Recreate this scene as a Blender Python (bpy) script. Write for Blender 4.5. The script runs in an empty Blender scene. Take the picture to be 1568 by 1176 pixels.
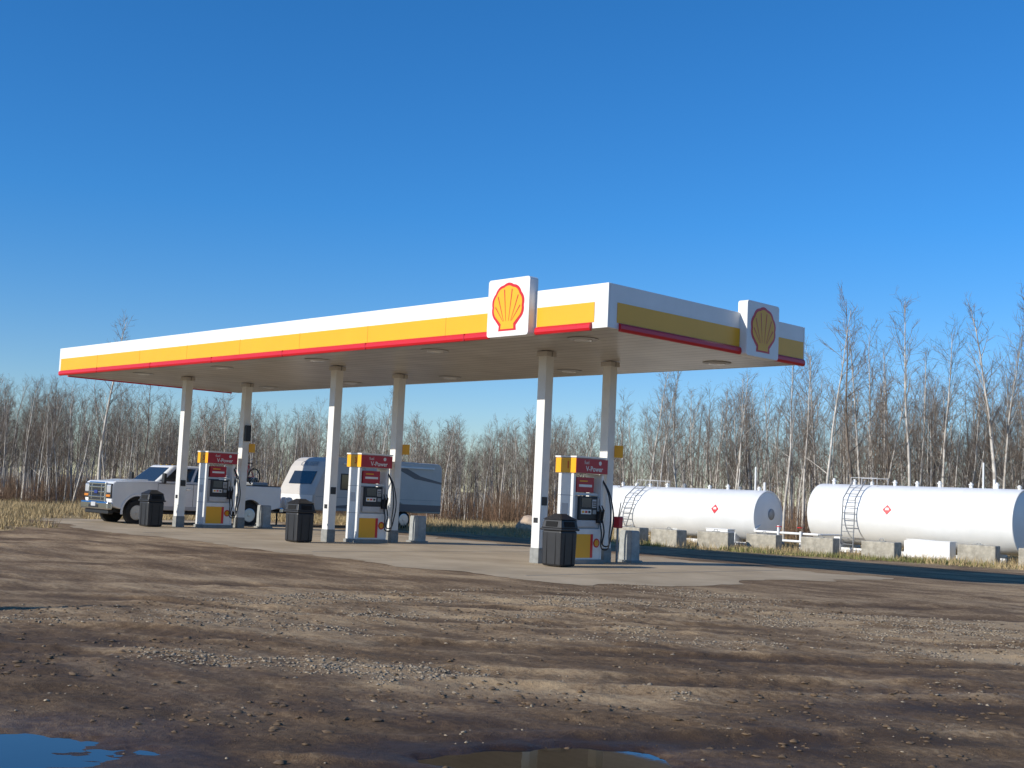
import bpy, bmesh, math, random
import numpy as np
from mathutils import Vector, Matrix
random.seed(7); rng=np.random.default_rng(11)
S=bpy.context.scene; COL=bpy.context.collection
# ------------------------------------------------------------ helpers
def new_mat(name,col,rough=.5,metal=0.,var=0.,vscale=3.,bump=0.,bscale=20.,col2=None,spec=None,coat=0.):
    m=bpy.data.materials.new(name); m.use_nodes=True; nt=m.node_tree; b=nt.nodes["Principled BSDF"]
    b.inputs["Base Color"].default_value=(*col,1); b.inputs["Roughness"].default_value=rough; b.inputs["Metallic"].default_value=metal
    if coat: b.inputs["Coat Weight"].default_value=coat
    if spec is not None: b.inputs["Specular IOR Level"].default_value=spec
    tc=nt.nodes.new("ShaderNodeTexCoord")
    if var>0 or col2:
        n=nt.nodes.new("ShaderNodeTexNoise"); n.inputs["Scale"].default_value=vscale; n.inputs["Detail"].default_value=6; n.inputs["Roughness"].default_value=.6
        nt.links.new(tc.outputs["Object"],n.inputs["Vector"])
        r=nt.nodes.new("ShaderNodeValToRGB"); r.color_ramp.elements[0].position=.32; r.color_ramp.elements[1].position=.68
        c2=col2 if col2 else tuple(c*(1-var) for c in col)
        r.color_ramp.elements[0].color=(*c2,1); r.color_ramp.elements[1].color=(*col,1)
        nt.links.new(n.outputs["Fac"],r.inputs[0]); nt.links.new(r.outputs[0],b.inputs["Base Color"])
    if bump>0:
        n=nt.nodes.new("ShaderNodeTexNoise"); n.inputs["Scale"].default_value=bscale; n.inputs["Detail"].default_value=5
        nt.links.new(tc.outputs["Object"],n.inputs["Vector"])
        bp=nt.nodes.new("ShaderNodeBump"); bp.inputs["Strength"].default_value=bump; bp.inputs["Distance"].default_value=.02
        nt.links.new(n.outputs["Fac"],bp.inputs["Height"]); nt.links.new(bp.outputs[0],b.inputs["Normal"])
    return m
def link(o,parent=None):
    COL.objects.link(o)
    if parent: o.parent=parent
    return o
def root(name,loc=(0,0,0),rz=0.):
    e=bpy.data.objects.new(name,None); e.empty_display_size=.3; e.location=loc; e.rotation_euler=(0,0,rz); COL.objects.link(e); return e
def mesh(name,V,F,mats,parent=None,smooth=False,mi=None):
    me=bpy.data.meshes.new(name); me.from_pydata([tuple(v) for v in V],[],[tuple(f) for f in F])
    for m in (mats if isinstance(mats,(list,tuple)) else [mats]): me.materials.append(m)
    if mi is not None: me.polygons.foreach_set("material_index",list(mi))
    if smooth: me.polygons.foreach_set("use_smooth",[True]*len(me.polygons))
    me.update(); return link(bpy.data.objects.new(name,me),parent)
def bev(o,w,seg=2):
    if w>0:
        md=o.modifiers.new("bevel","BEVEL"); md.width=w; md.segments=seg; md.limit_method='ANGLE'; md.angle_limit=math.radians(35)
    return o
def box(name,c,s,mat,parent=None,b=0.,rot=None):
    x,y,z=[k/2 for k in s]
    V=[(-x,-y,-z),(x,-y,-z),(x,y,-z),(-x,y,-z),(-x,-y,z),(x,-y,z),(x,y,z),(-x,y,z)]
    F=[(0,3,2,1),(4,5,6,7),(0,1,5,4),(1,2,6,5),(2,3,7,6),(3,0,4,7)]
    o=mesh(name,V,F,mat,parent); o.location=c
    if rot: o.rotation_euler=rot
    return bev(o,b)
def frustum(name,zb,zt,rb,rt,mat,parent=None,b=0.,seg=2):
    V=[(rb[0],rb[2],zb),(rb[1],rb[2],zb),(rb[1],rb[3],zb),(rb[0],rb[3],zb),(rt[0],rt[2],zt),(rt[1],rt[2],zt),(rt[1],rt[3],zt),(rt[0],rt[3],zt)]
    F=[(0,3,2,1),(4,5,6,7),(0,1,5,4),(1,2,6,5),(2,3,7,6),(3,0,4,7)]
    return bev(mesh(name,V,F,mat,parent),b,seg)
def prism(name,prof,y0,y1,mat,parent=None,b=0.,axis='y'):
    n=len(prof)
    if axis=='y': V=[(p[0],y0,p[1]) for p in prof]+[(p[0],y1,p[1]) for p in prof]
    elif axis=='x': V=[(y0,p[0],p[1]) for p in prof]+[(y1,p[0],p[1]) for p in prof]
    else: V=[(p[0],p[1],y0) for p in prof]+[(p[0],p[1],y1) for p in prof]
    F=[tuple(range(n)),tuple(range(2*n-1,n-1,-1))]+[(i,i+n,(i+1)%n+n,(i+1)%n) for i in range(n)]
    o=mesh(name,V,F,mat,parent)
    bm=bmesh.new(); bm.from_mesh(o.data); bmesh.ops.recalc_face_normals(bm,faces=bm.faces); bm.to_mesh(o.data); bm.free()
    return bev(o,b)
def lathe(name,prof,n,mat,parent=None,axis='z',smooth=True,loc=(0,0,0)):
    V=[];F=[]
    for r,h in prof:
        for k in range(n):
            a=2*math.pi*k/n; c,s=r*math.cos(a),r*math.sin(a)
            V.append({'z':(c,s,h),'x':(h,c,s),'y':(s,h,c)}[axis])
    for i in range(len(prof)-1):
        for k in range(n):
            F.append((i*n+k,i*n+(k+1)%n,(i+1)*n+(k+1)%n,(i+1)*n+k))
    F.append(tuple(range(n-1,-1,-1))); F.append(tuple(range((len(prof)-1)*n,len(prof)*n)))
    o=mesh(name,V,F,mat,parent,smooth); o.location=loc
    if smooth:
        try: o.data.set_sharp_from_angle(angle=math.radians(40))
        except Exception: pass
    return o
def tubes_data(segs,n=6):
    V=[];F=[]
    for p0,p1,r0,r1 in segs:
        p0=Vector(p0);p1=Vector(p1); d=(p1-p0).normalized(); a=d.orthogonal().normalized(); b=d.cross(a); k0=len(V)
        for p,r in ((p0,r0),(p1,r1)):
            for k in range(n):
                t=2*math.pi*k/n; V.append(tuple(p+(a*math.cos(t)+b*math.sin(t))*r))
        for k in range(n): F.append((k0+k,k0+(k+1)%n,k0+n+(k+1)%n,k0+n+k))
        F.append(tuple(k0+k for k in range(n-1,-1,-1))); F.append(tuple(k0+n+k for k in range(n)))
    return V,F
def tubes(name,segs,mat,parent=None,n=8):
    V,F=tubes_data(segs,n); return mesh(name,V,F,mat,parent,False)
def path_tube(name,pts,r,mat,parent=None):
    c=bpy.data.curves.new(name,'CURVE'); c.dimensions='3D'; c.bevel_depth=r; c.bevel_resolution=2
    s=c.splines.new('BEZIER'); s.bezier_points.add(len(pts)-1)
    for bp,p in zip(s.bezier_points,pts): bp.co=p; bp.handle_left_type=bp.handle_right_type='AUTO'
    c.materials.append(mat); return link(bpy.data.objects.new(name,c),parent)
def text(name,body,size,loc,rot,mat,parent=None,align='CENTER',bold=0.):
    c=bpy.data.curves.new(name,'FONT'); c.body=body; c.size=size; c.align_x=align; c.align_y='CENTER'; c.offset=bold; c.materials.append(mat)
    o=bpy.data.objects.new(name,c); o.location=loc; o.rotation_euler=rot; return link(o,parent)
def panel(name,P,mat,parent=None):
    return mesh(name,P,[tuple(range(len(P)))],mat,parent)
def vnoise(x,y,seed=0):
    r=np.random.default_rng(seed).random((256,256)); xi=np.floor(x).astype(int);yi=np.floor(y).astype(int)
    fx=x-xi;fy=y-yi; fx=fx*fx*(3-2*fx);fy=fy*fy*(3-2*fy); g=lambda i,j:r[(i)%256,(j)%256]
    return (g(xi,yi)*(1-fx)+g(xi+1,yi)*fx)*(1-fy)+(g(xi,yi+1)*(1-fx)+g(xi+1,yi+1)*fx)*fy
def fbm(x,y,o=4,seed=0):
    s=0;a=.5
    for k in range(o): s=s+a*vnoise(x*2**k+17.3*k,y*2**k-9.1*k,seed+k); a*=.5
    return s/(1-.5**o)
def sstep(a,b,x):
    t=np.clip((x-a)/(b-a),0,1); return t*t*(3-2*t)
def dip(x,y): # lot falls away gently behind the pad
    return -.22*np.clip((np.asarray(y,float)-9.2)/9.,0,1)*sstep(-22,-15,np.asarray(x,float))
# ------------------------------------------------------------ camera
Cp=Vector((16.1032,-18.2619,1.6012))
Fw=Vector((-.7137,.6948,.08879)).normalized(); Rt=Vector((.69971,.71302,.04479)); Rt=(Rt-Fw*Rt.dot(Fw)).normalized(); Up=Rt.cross(Fw)
cd=bpy.data.cameras.new("camera"); cam=bpy.data.objects.new("camera",cd); COL.objects.link(cam)
cam.matrix_world=Matrix(((Rt.x,Up.x,-Fw.x,Cp.x),(Rt.y,Up.y,-Fw.y,Cp.y),(Rt.z,Up.z,-Fw.z,Cp.z),(0,0,0,1)))
cd.sensor_width=36; cd.lens=43.06; cd.clip_end=4000; cd.clip_start=.1; S.camera=cam
# ------------------------------------------------------------ light
SUN_EL=math.radians(24.7); sd=Vector((-.25,-1,0)).normalized()
to_sun=Vector((sd.x*math.cos(SUN_EL),sd.y*math.cos(SUN_EL),math.sin(SUN_EL)))
sl=bpy.data.lights.new("sun","SUN"); sl.energy=5.0; sl.angle=math.radians(.5); sl.color=(1,.95,.86)
so=bpy.data.objects.new("sun",sl); so.rotation_euler=to_sun.to_track_quat('Z','Y').to_euler(); so.location=(0,-30,30); COL.objects.link(so)
w=bpy.data.worlds.new("World"); S.world=w; w.use_nodes=True; nt=w.node_tree; bg=nt.nodes["Background"]
sk=nt.nodes.new("ShaderNodeTexSky"); sk.sky_type='NISHITA'; sk.sun_disc=False; sk.sun_elevation=SUN_EL; sk.sun_rotation=math.atan2(sd.x,sd.y)
sk.air_density=1.0; sk.dust_density=.1; sk.ozone_density=2.5; sk.altitude=300
hs=nt.nodes.new("ShaderNodeHueSaturation"); hs.inputs["Saturation"].default_value=1.32; hs.inputs["Value"].default_value=1.0
tcw=nt.nodes.new("ShaderNodeTexCoord"); sxw=nt.nodes.new("ShaderNodeSeparateXYZ"); nt.links.new(tcw.outputs["Generated"],sxw.inputs[0])
rw=nt.nodes.new("ShaderNodeValToRGB"); e=rw.color_ramp.elements
e[0].position=0.; e[0].color=(.60,.66,.84,1); e[1].position=.45; e[1].color=(.55,.82,1.0,1)
k=e.new(.10); k.color=(.54,.68,.90,1); k=e.new(.22); k.color=(.42,.74,1.0,1)
nt.links.new(sxw.outputs["Z"],rw.inputs[0])
mw=nt.nodes.new("ShaderNodeMixRGB"); mw.blend_type='MULTIPLY'; mw.inputs[0].default_value=1
nt.links.new(sk.outputs[0],hs.inputs["Color"]); nt.links.new(hs.outputs[0],mw.inputs[1]); nt.links.new(rw.outputs[0],mw.inputs[2]); nt.links.new(mw.outputs[0],bg.inputs[0]); bg.inputs[1].default_value=.15
S.view_settings.view_transform='Standard'; S.view_settings.look='None'; S.view_settings.exposure=0
# ------------------------------------------------------------ materials
WHITE=new_mat("white_paint",(.8,.79,.76),.4,var=.08,vscale=1.5)
COLW=new_mat("column_paint",(.8,.78,.73),.5,var=.13,vscale=2.5)
YEL=new_mat("yellow_panel",(.86,.41,.006),.4,var=.06,vscale=1.)
RED=new_mat("red_panel",(.62,.012,.02),.35,var=.08,vscale=1.)
REDD=new_mat("dark_red_panel",(.42,.008,.02),.4)
ORNG=new_mat("orange_number",(.60,.05,.01),.6)
GREYC=new_mat("grey_concrete_base",(.3,.3,.28),.85,var=.3,vscale=8,bump=.4)
BLACK=new_mat("black_plastic",(.018,.018,.02),.5,var=.3,vscale=6)
RUB=new_mat("tyre_rubber",(.02,.02,.02),.85,bump=.3,bscale=30)
GLASS=new_mat("dark_glass",(.02,.025,.03),.06,spec=.8)
CHR=new_mat("chrome",(.6,.6,.6),.18,1.)
ALLOY=new_mat("alloy",(.45,.45,.46),.3,.9)
GREY=new_mat("grey_metal",(.28,.29,.3),.45,.3,var=.1)
LGREY=new_mat("light_grey_metal",(.5,.5,.5),.5,var=.1)
TRUCKP=new_mat("truck_paint",(.8,.8,.79),.25,var=.05,coat=.5)
TANKP=new_mat("tank_paint",(.8,.8,.78),.4,var=.10,vscale=1.2,bump=.08,bscale=3)
CONC=new_mat("weathered_concrete",(.46,.42,.34),.9,var=.4,vscale=5,bump=.8,bscale=14)
JOINT=new_mat("joint",(.45,.25,.02),.6)
# ------------------------------------------------------------ canopy
can=root("gas_station_canopy")
X0,X1,Y0,Y1,Z0,Z1=-25.2,0.,0.,7.19,4.95,5.90
DECK=bpy.data.materials.new("canopy_deck"); DECK.use_nodes=True; nt=DECK.node_tree; b=nt.nodes["Principled BSDF"]; b.inputs["Roughness"].default_value=.32
tc=nt.nodes.new("ShaderNodeTexCoord"); sx=nt.nodes.new("ShaderNodeSeparateXYZ"); nt.links.new(tc.outputs["Object"],sx.inputs[0])
mu=nt.nodes.new("ShaderNodeMath"); mu.operation='MULTIPLY'; mu.inputs[1].default_value=2.5; nt.links.new(sx.outputs["Y"],mu.inputs[0])
fr=nt.nodes.new("ShaderNodeMath"); fr.operation='FRACT'; nt.links.new(mu.outputs[0],fr.inputs[0])
lt=nt.nodes.new("ShaderNodeMath"); lt.operation='LESS_THAN'; lt.inputs[1].default_value=.09; nt.links.new(fr.outputs[0],lt.inputs[0])
nd=nt.nodes.new("ShaderNodeTexNoise"); nd.inputs["Scale"].default_value=.8; nd.inputs["Detail"].default_value=5; nt.links.new(tc.outputs["Object"],nd.inputs["Vector"])
rd=nt.nodes.new("ShaderNodeValToRGB"); rd.color_ramp.elements[0].position=.3; rd.color_ramp.elements[0].color=(.42,.39,.35,1); rd.color_ramp.elements[1].position=.7; rd.color_ramp.elements[1].color=(.58,.55,.50,1); nt.links.new(nd.outputs["Fac"],rd.inputs[0])
mx=nt.nodes.new("ShaderNodeMixRGB"); mx.inputs[2].default_value=(.2,.19,.17,1); nt.links.new(rd.outputs[0],mx.inputs[1]); nt.links.new(lt.outputs[0],mx.inputs[0]); nt.links.new(mx.outputs[0],b.inputs["Base Color"])
box("deck",((X0+X1)/2,(Y0+Y1)/2,5.03),(X1-X0-.1,Y1-Y0-.1,.06),DECK,can)
box("roof",((X0+X1)/2,(Y0+Y1)/2,5.6),(X1-X0-.12,Y1-Y0-.12,.1),LGREY,can)
t=.05
box("fascia_front",((X0+X1)/2,Y0+t/2,(Z0+Z1)/2+.02),(X1-X0,t,Z1-Z0-.04),WHITE,can,.01)
box("fascia_back",((X0+X1)/2,Y1-t/2,(Z0+Z1)/2+.02),(X1-X0,t,Z1-Z0-.04),WHITE,can,.01)
box("fascia_right",(X1-t/2,(Y0+Y1)/2,(Z0+Z1)/2+.02),(t,Y1-Y0-2*t-.004,Z1-Z0-.04),WHITE,can,.01)
box("fascia_left",(X0+t/2,(Y0+Y1)/2,(Z0+Z1)/2+.02),(t,Y1-Y0-2*t-.004,Z1-Z0-.04),WHITE,can,.01)
def band(x0,x1,y0,y1,nm):
    if nm in('front','back'):
        s=-1 if nm=='front' else 1; yy=Y0 if nm=='front' else Y1
        box("yellow_band",((x0+x1)/2,yy+s*.006,5.325),(x1-x0,.012,.41),YEL,can)
        if nm=='back': return
        pr=[(yy+s*.002,4.945),(yy+s*.05,4.955),(yy+s*.075,5.0),(yy+s*.07,5.07),(yy+s*.04,5.108),(yy+s*.002,5.115)]
        prism("red_bar",pr,x0-.0,x1-.06,RED,can,axis='x')
    else:
        s=-1 if nm=='left' else 1; xx=X0 if nm=='left' else X1
        box("yellow_band",(xx+s*.006,(y0+y1)/2,5.325),(.012,y1-y0,.41),YEL,can)
        pr=[(xx+s*.002,4.945),(xx+s*.05,4.955),(xx+s*.075,5.0),(xx+s*.07,5.07),(xx+s*.04,5.108),(xx+s*.002,5.115)]
        prism("red_bar",pr,y0+.06,y1,RED,can,axis='y')
band(-25.05,-3.36,0,0,'front'); band(-1.98,-.36,0,0,'front')
band(0,0,.28,4.5,'right'); band(0,0,5.78,7.12,'right')
band(-25.0,-.3,0,0,'back'); band(0,0,.3,6.9,'left')
for k in range(1,9):
    xx=X0+k*2.9
    if not(-3.4<xx<-1.9): box("fascia_joint",(xx,-.0135,5.33),(.01,.004,.42),JOINT,can); box("fascia_joint",(xx,-.001,5.72),(.008,.004,.34),LGREY,can)
for k in range(1,7):
    xx=X0+k*3.6-.6; box("bar_joint",(xx,-.04,5.03),(.02,.075,.16),REDD,can)
def logo(parent,R=.44):
    def outline(s,g):
        P=[]; a0,a1=math.radians(-38),math.radians(218); n=7
        for i in range(85):
            u=i/84; a=a0+(a1-a0)*u; r=R*s*(1+.045*abs(math.sin(u*n*math.pi)))
            P.append((r*math.cos(a),r*math.sin(a)*1.0+.03))
        P+=[(-.2*s-g,-.36-g),(-.21*s-g,-.47-g),(.21*s+g,-.47-g),(.2*s+g,-.36-g)]
        return P
    def flat(nm,P,y,m):
        mesh(nm,[(0,y,-.05)]+[(p[0],y,p[1]) for p in P],[(0,i+1,(i+1)%len(P)+1) for i in range(len(P))],m,parent)
    flat("emblem_rim",outline(1.1,.04),-.004,RED); flat("emblem_shell",outline(.96,0),-.009,YEL)
    for i in range(1,7):
        u=i/7; a=math.radians(-38)+(math.radians(256))*u; x1,z1=R*.86*math.cos(a),R*.86*math.sin(a)+.03
        xb,zb=.11*math.cos(a)*1.2,-.30; d=Vector((x1-xb,0,z1-zb)).normalized(); nrm=Vector((d.z,0,-d.x))
        P=[Vector((xb,-.013,zb))-nrm*.004,Vector((x1,-.013,z1))-nrm*.013,Vector((x1,-.013,z1))+nrm*.013,Vector((xb,-.013,zb))+nrm*.004]
        panel("emblem_rib",P,RED,parent)
def rr(w,h,r,n=6):
    P=[]
    for cx,cz,a0 in ((w/2-r,h/2-r,0),(-w/2+r,h/2-r,90),(-w/2+r,-h/2+r,180),(w/2-r,-h/2+r,270)):
        for k in range(n+1):
            a=math.radians(a0+90*k/n); P.append((cx+r*math.cos(a),cz+r*math.sin(a)))
    return P
for loc,rz in (((-2.68,-.2,5.575),0),((.2,5.14,5.555),math.pi/2)):
    r=root("emblem_sign",loc,rz); prism("sign_box",rr(1.27,1.26,.07),0,.26,WHITE,r,.01); logo(r)
LENS=new_mat("lamp_lens",(.8,.8,.78),.2)
for x in (-1.7,-6.6,-11.5,-16.4,-21.3):
    for y in (1.15,6.0):
        lathe("deck_lamp_ring",[(.34,0),(.35,-.015),(.24,-.03),(.22,-.02),(.0001,-.02)],24,LGREY,can,loc=(x,y,4.998))
        lathe("deck_lamp_lens",[(.2,0),(.2,-.02),(.1,-.035),(.0001,-.04)],24,LENS,can,loc=(x,y,4.976))
CXS=(-4.05,-12.35,-20.70)
for x in CXS:
    for y in (2.46,4.76):
        box("column",(x,y,2.6),(.26,.26,4.78),COLW,can,.012)
        box("column_base",(x,y,.18),(.29,.29,.36),GREYC,can,.015)
        box("column_bracket",(x,y,4.92),(.34,.34,.12),DECK,can,.01)
    box("column_notice",(x+.134,4.76,1.75),(.006,.2,.3),WHITE,can); box("column_notice_dark",(x+.134,2.46,1.45),(.006,.18,.2),BLACK,can)
    box("column_notice_low",(x,2.327,1.0),(.14,.006,.12),BLACK,can)
    box("yellow_notice",(x+.19,4.98,2.75),(.22,.03,.3),YEL,can,rot=(0,0,.6)); 
box("column_speaker",(CXS[2]+.2,4.76,3.25),(.14,.2,.55),BLACK,can,.02)
# ------------------------------------------------------------ fuel dispensers
DW=new_mat("dispenser_white",(.78,.78,.76),.35,var=.1,vscale=4)
SCR=new_mat("screen",(.05,.07,.09),.1)
def pump(x,num):
    r=root("fuel_dispenser",(x+.16,3.68,0))
    box("plinth",(0,0,.05),(.62,1.14,.1),GREYC,r,.01)
    box("lower_cabinet",(0,0,.47),(.5,.98,.74),DW,r,.015)
    for s in (1,-1):
        sx=s*.2535
        box("yellow_door",(sx,-.17,.43),(.006,.58,.56),YEL,r); box("red_stripe",(sx,.165,.43),(.006,.09,.56),RED,r)
        box("door_white",(sx,.34,.43),(.006,.2,.56),DW,r)
        lathe("door_emblem",[(.11,-.003),(.11,.003)],20,RED,r,axis='x',loc=(sx+s*.004,.34,.5))
        lathe("door_emblem_inner",[(.075,-.003),(.075,.003)],20,YEL,r,axis='x',loc=(sx+s*.007,.34,.5))
        box("head_bezel",(s*.25,-.02,1.33),(.06,.66,.56),BLACK,r,.02)
        box("screen",(s*.284,-.1,1.46),(.008,.34,.22),SCR,r); box("keypad",(s*.284,.18,1.44),(.01,.14,.2),LGREY,r)
        for k in range(9): box("key",(s*.291,.14+.04*(k%3),1.38+.05*(k//3)),(.006,.025,.03),BLACK,r)
        box("card_reader",(s*.29,.18,1.24),(.03,.12,.1),GREY,r); box("grade_strip",(s*.284,-.1,1.24),(.008,.36,.11),DW,r)
        for k in range(3): box("grade_button",(s*.291,-.21+k*.11,1.24),(.01,.07,.05),(YEL,RED,BLACK)[k],r)
        box("price_panel",(s*.258,-.05,.96),(.02,.66,.16),LGREY,r,.01)
        box("advert_board",(s*.16,-.05,1.88),(.05,.62,.36),REDD,r,.01); box("advert_strip",(s*.188,-.05,1.86),(.006,.46,.06),DW,r); box("advert_strip",(s*.188,-.12,1.97),(.006,.28,.03),YEL,r)
        for j,yy in enumerate((.34,.44)):
            box("nozzle_boot",(s*.28,yy,1.12),(.08,.08,.28),BLACK,r,.015)
            tubes("nozzle",[((s*.32,yy,1.02),(s*.36,yy,1.3),.022,.03),((s*.36,yy,1.3),(s*.3,yy,1.4),.018,.014)],BLACK,r)
            path_tube("hose",[(s*.2,.5,2.08),(s*.42,.56+.06*j,1.6),(s*.5,.52+.08*j,.75),(s*.46,.42,.35+.08*j),(s*.4,yy,.8),(s*.34,yy,1.04)],.018,BLACK,r)
    box("head",(0,0,1.22),(.44,.86,.76),LGREY,r,.02)
    for yy in (-.5,.5): box("upright",(0,yy,1.12),(.5,.09,2.04),DW,r,.015)
    for yy in (-.5475,): box("end_panel_seam",(0,yy,.85),(.46,.004,.012),GREY,r); box("end_panel_seam",(0,yy,1.62),(.46,.004,.012),GREY,r); box("end_label",(0,yy,1.3),(.2,.004,.26),LGREY,r)
    box("mid_brace",(0,0,1.66),(.3,.9,.06),DW,r)
    box("topper_core",(0,0,2.33),(.66,1.12,.36),DW,r,.01); box("topper_cap",(0,0,2.535),(.7,1.16,.04),WHITE,r,.008)
    for s in (1,-1):
        box("topper_red",(s*.334,0,2.33),(.01,1.12,.345),REDD,r); box("topper_number_panel",(0,s*.564,2.33),(.656,.01,.35),YEL,r)
        rz=math.pi/2 if s>0 else -math.pi/2
        text("topper_number",num,.24,(-.08*s,s*.574,2.33),(math.pi/2,0,0 if s<0 else math.pi),ORNG,r,bold=.004)
        text("topper_text",("V-Power"),.17,(s*.342,.08,2.26),(math.pi/2,0,rz),DW,r,bold=.003)
        text("topper_text",("fuel"),.12,(s*.342,-.2*s,2.41),(math.pi/2,0,rz),DW,r)
        lathe("topper_button",[(.05,-.003),(.05,.003)],16,DW,r,axis='x',loc=(s*.341,.28,2.41))
for x,n in zip(CXS,("1","3","5")): pump(x,n)
# ------------------------------------------------------------ waste bins
BDK=new_mat("bin_dark",(.004,.004,.004),.9)
def bin_(x,y):
    r=root("waste_bin",(x,y,0),.04)
    w=.29
    frustum("bin_body",0.02,.82,(-w*.95,w*.95,-w*.95,w*.95),(-w,w,-w,w),BLACK,r,.05)
    box("bin_rim",(0,0,.84),(.64,.64,.05),BLACK,r,.015)
    frustum("bin_hood",.865,1.06,(-.3,.3,-.3,.3),(-.26,.26,-.26,.26),BLACK,r,.02)
    frustum("bin_lid",1.06,1.19,(-.29,.29,-.29,.29),(-.1,.1,-.1,.1),BLACK,r,.02)
    for s in (1,-1): box("bin_opening",(s*.288,0,.96),(.01,.34,.12),BDK,r,rot=(0,-s*.2,0)); box("bin_opening",(0,s*.288,.96),(.34,.01,.12),BDK,r,rot=(s*.2,0,0))
    for s in (-.13,.13): box("bin_rib",(s,-.288,.42),(.012,.012,.7),BLACK,r); box("bin_rib",(.288,s,.42),(.012,.012,.7),BLACK,r)
bin_(-3.0,2.05); bin_(-12.1,1.3); bin_(-20.5,1.35)
GUARD=new_mat("guard_paint",(.40,.41,.39),.6,var=.35,vscale=6)
for x in CXS:
    r=root("island_guard",(x,5.75,0)); prism("guard_body",[(-.22,0),(.22,0),(.2,.76),(.17,.8),(-.17,.8),(-.2,.76)],-.16,.16,GUARD,r,.02)
    box("guard_foot",(0,0,.03),(.55,.42,.06),GREYC,r,.01)
for x in CXS[:1]:
    r=root("squeegee_bucket",(x+.05,5.1,0)); box("bucket",(0.1,0,1.0),(.2,.16,.28),REDD,r,.02); tubes("post",[((.1,0,0),(.1,0,.9),.03,.03)],GREY,r); tubes("handle",[((.1,0,1.05),(.16,.02,1.5),.012,.012)],BLACK,r)
# ------------------------------------------------------------ pickup truck
def wheel(parent,x,y,side,R=.42,wd=.27):
    h=wd/2
    lathe("tyre",[(.24,-h*.85),(R-.06,-h),(R-.015,-h*.85),(R,-h*.5),(R,h*.5),(R-.015,h*.85),(R-.06,h),(.24,h*.85)],36,RUB,parent,'y',loc=(x,y,R))
    s=side
    lathe("rim",[(.245,s*h*.86),(.225,s*h*.9),(.205,s*h*.6),(.07,s*h*.72),(.06,s*h*.95),(.0001,s*h*.97)],36,ALLOY,parent,'y',loc=(x,y,R))
    for k in range(8):
        a=k*math.pi/4; lathe("rim_hole",[(.034,s*h*.66),(.034,s*h*.71)],12,BLACK,parent,'y',loc=(x+.145*math.cos(a),y,R+.145*math.sin(a)))
def arc(cx,cz,r,a0,a1,n=14):
    return [(cx+r*math.cos(math.radians(a0+(a1-a0)*k/n)),cz+r*math.sin(math.radians(a0+(a1-a0)*k/n))) for k in range(n+1)]
tk=root("pickup_truck",(-23.4,1.85,-.05),-math.pi/2); tk.scale=(1,1,1.02)
W=.98
prof=[(.88,.6),(.95,.8),(.96,1.28),(.93,1.37),(.82,1.43),(.2,1.47),(-.72,1.49),(-3.55,1.47),(-3.55,.52)]+arc(0,.44,.54,172,8)
prism("body_front",prof,-W,W,TRUCKP,tk,.05)
prof=[(-3.58,.56),(-3.58,1.46),(-5.68,1.46),(-5.72,1.39),(-5.7,.7)]+arc(-4.4,.44,.54,172,8)
prism("bed",prof,-W,W,TRUCKP,tk,.035)
prism("hood_bulge",[(.78,1.42),(.2,1.51),(-.6,1.53),(-.6,1.43),(.78,1.38)],-.5,.5,TRUCKP,tk,.03)
box("bed_floor",(-4.63,0,1.464),(1.9,1.7,.006),BLACK,tk)
box("bed_toolbox",(-3.85,0,1.56),(.42,1.7,.2),BLACK,tk,.02); box("bed_cargo",(-4.9,-.3,1.62),(.8,.7,.30),BLACK,tk,.06); box("bed_cargo_cover",(-5.0,.35,1.53),(.7,.6,.14),GREY,tk,.05)
for s in (1,-1): box("bed_rail_cap",(-4.63,s*.93,1.47),(2.05,.08,.03),BLACK,tk,.008)
gb=(-3.52,-.6,-.94,.94); gt=(-3.34,-1.36,-.76,.76); zb,ztp=1.44,2.05
frustum("cab",zb,ztp,gb,gt,TRUCKP,tk,.09,4)
def face_pt(A,B,C,D,u,v,off,n):
    return (Vector(A)*(1-u)+Vector(B)*u)*(1-v)+(Vector(D)*(1-u)+Vector(C)*u)*v+n*off
def win(A,B,C,D,us,name,mat=GLASS,off=.008):
    n=(Vector(B)-Vector(A)).cross(Vector(D)-Vector(A)).normalized()
    panel(name,[face_pt(A,B,C,D,u,v,off,n) for u,v in us],mat,tk)
for s in (1,-1):
    A=(-.6,s*.94,zb);B=(-3.52,s*.94,zb);C=(-3.34,s*.76,ztp);D=(-1.36,s*.76,ztp)
    n=(Vector(B)-Vector(A)).cross(Vector(D)-Vector(A)).normalized()
    if n.y*s<0: n=-n
    for nm,us in (("front_window",[(.09,.1),(.46,.1),(.46,.84),(.11,.84)]),("rear_window",[(.5,.1),(.87,.1),(.86,.84),(.5,.84)])):
        panel(nm,[face_pt(A,B,C,D,u,v,.007,n) for u,v in us],GLASS,tk)
win((-.6,-.94,zb),(-.6,.94,zb),(-1.36,.76,ztp),(-1.36,-.76,ztp),[(.06,.07),(.94,.07),(.93,.86),(.07,.86)],"windshield")
win((-3.52,.94,zb),(-3.52,-.94,zb),(-3.34,-.76,ztp),(-3.34,.76,ztp),[(.12,.15),(.88,.15),(.88,.82),(.12,.82)],"back_window")
for k in (-.4,0,.4): box("roof_marker",(-1.55,k,ztp+.015),(.1,.06,.03),JOINT,tk,.01)
box("grille_surround",(.97,0,1.06),(.07,1.24,.66),CHR,tk,.04)
box("grille_mesh",(.992,0,1.06),(.04,1.08,.52),BLACK,tk,.01)
for z in (.90,1.06,1.22): box("grille_bar",(1.012,0,z),(.03,1.1,.05),CHR,tk,.01)
for y in (-.35,.35): box("grille_post",(1.012,y,1.06),(.028,.05,.5),CHR,tk,.01)
box("grille_badge",(1.035,0,1.06),(.02,.24,.11),new_mat("badge_blue",(.02,.04,.2),.3),tk,.02)
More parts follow.
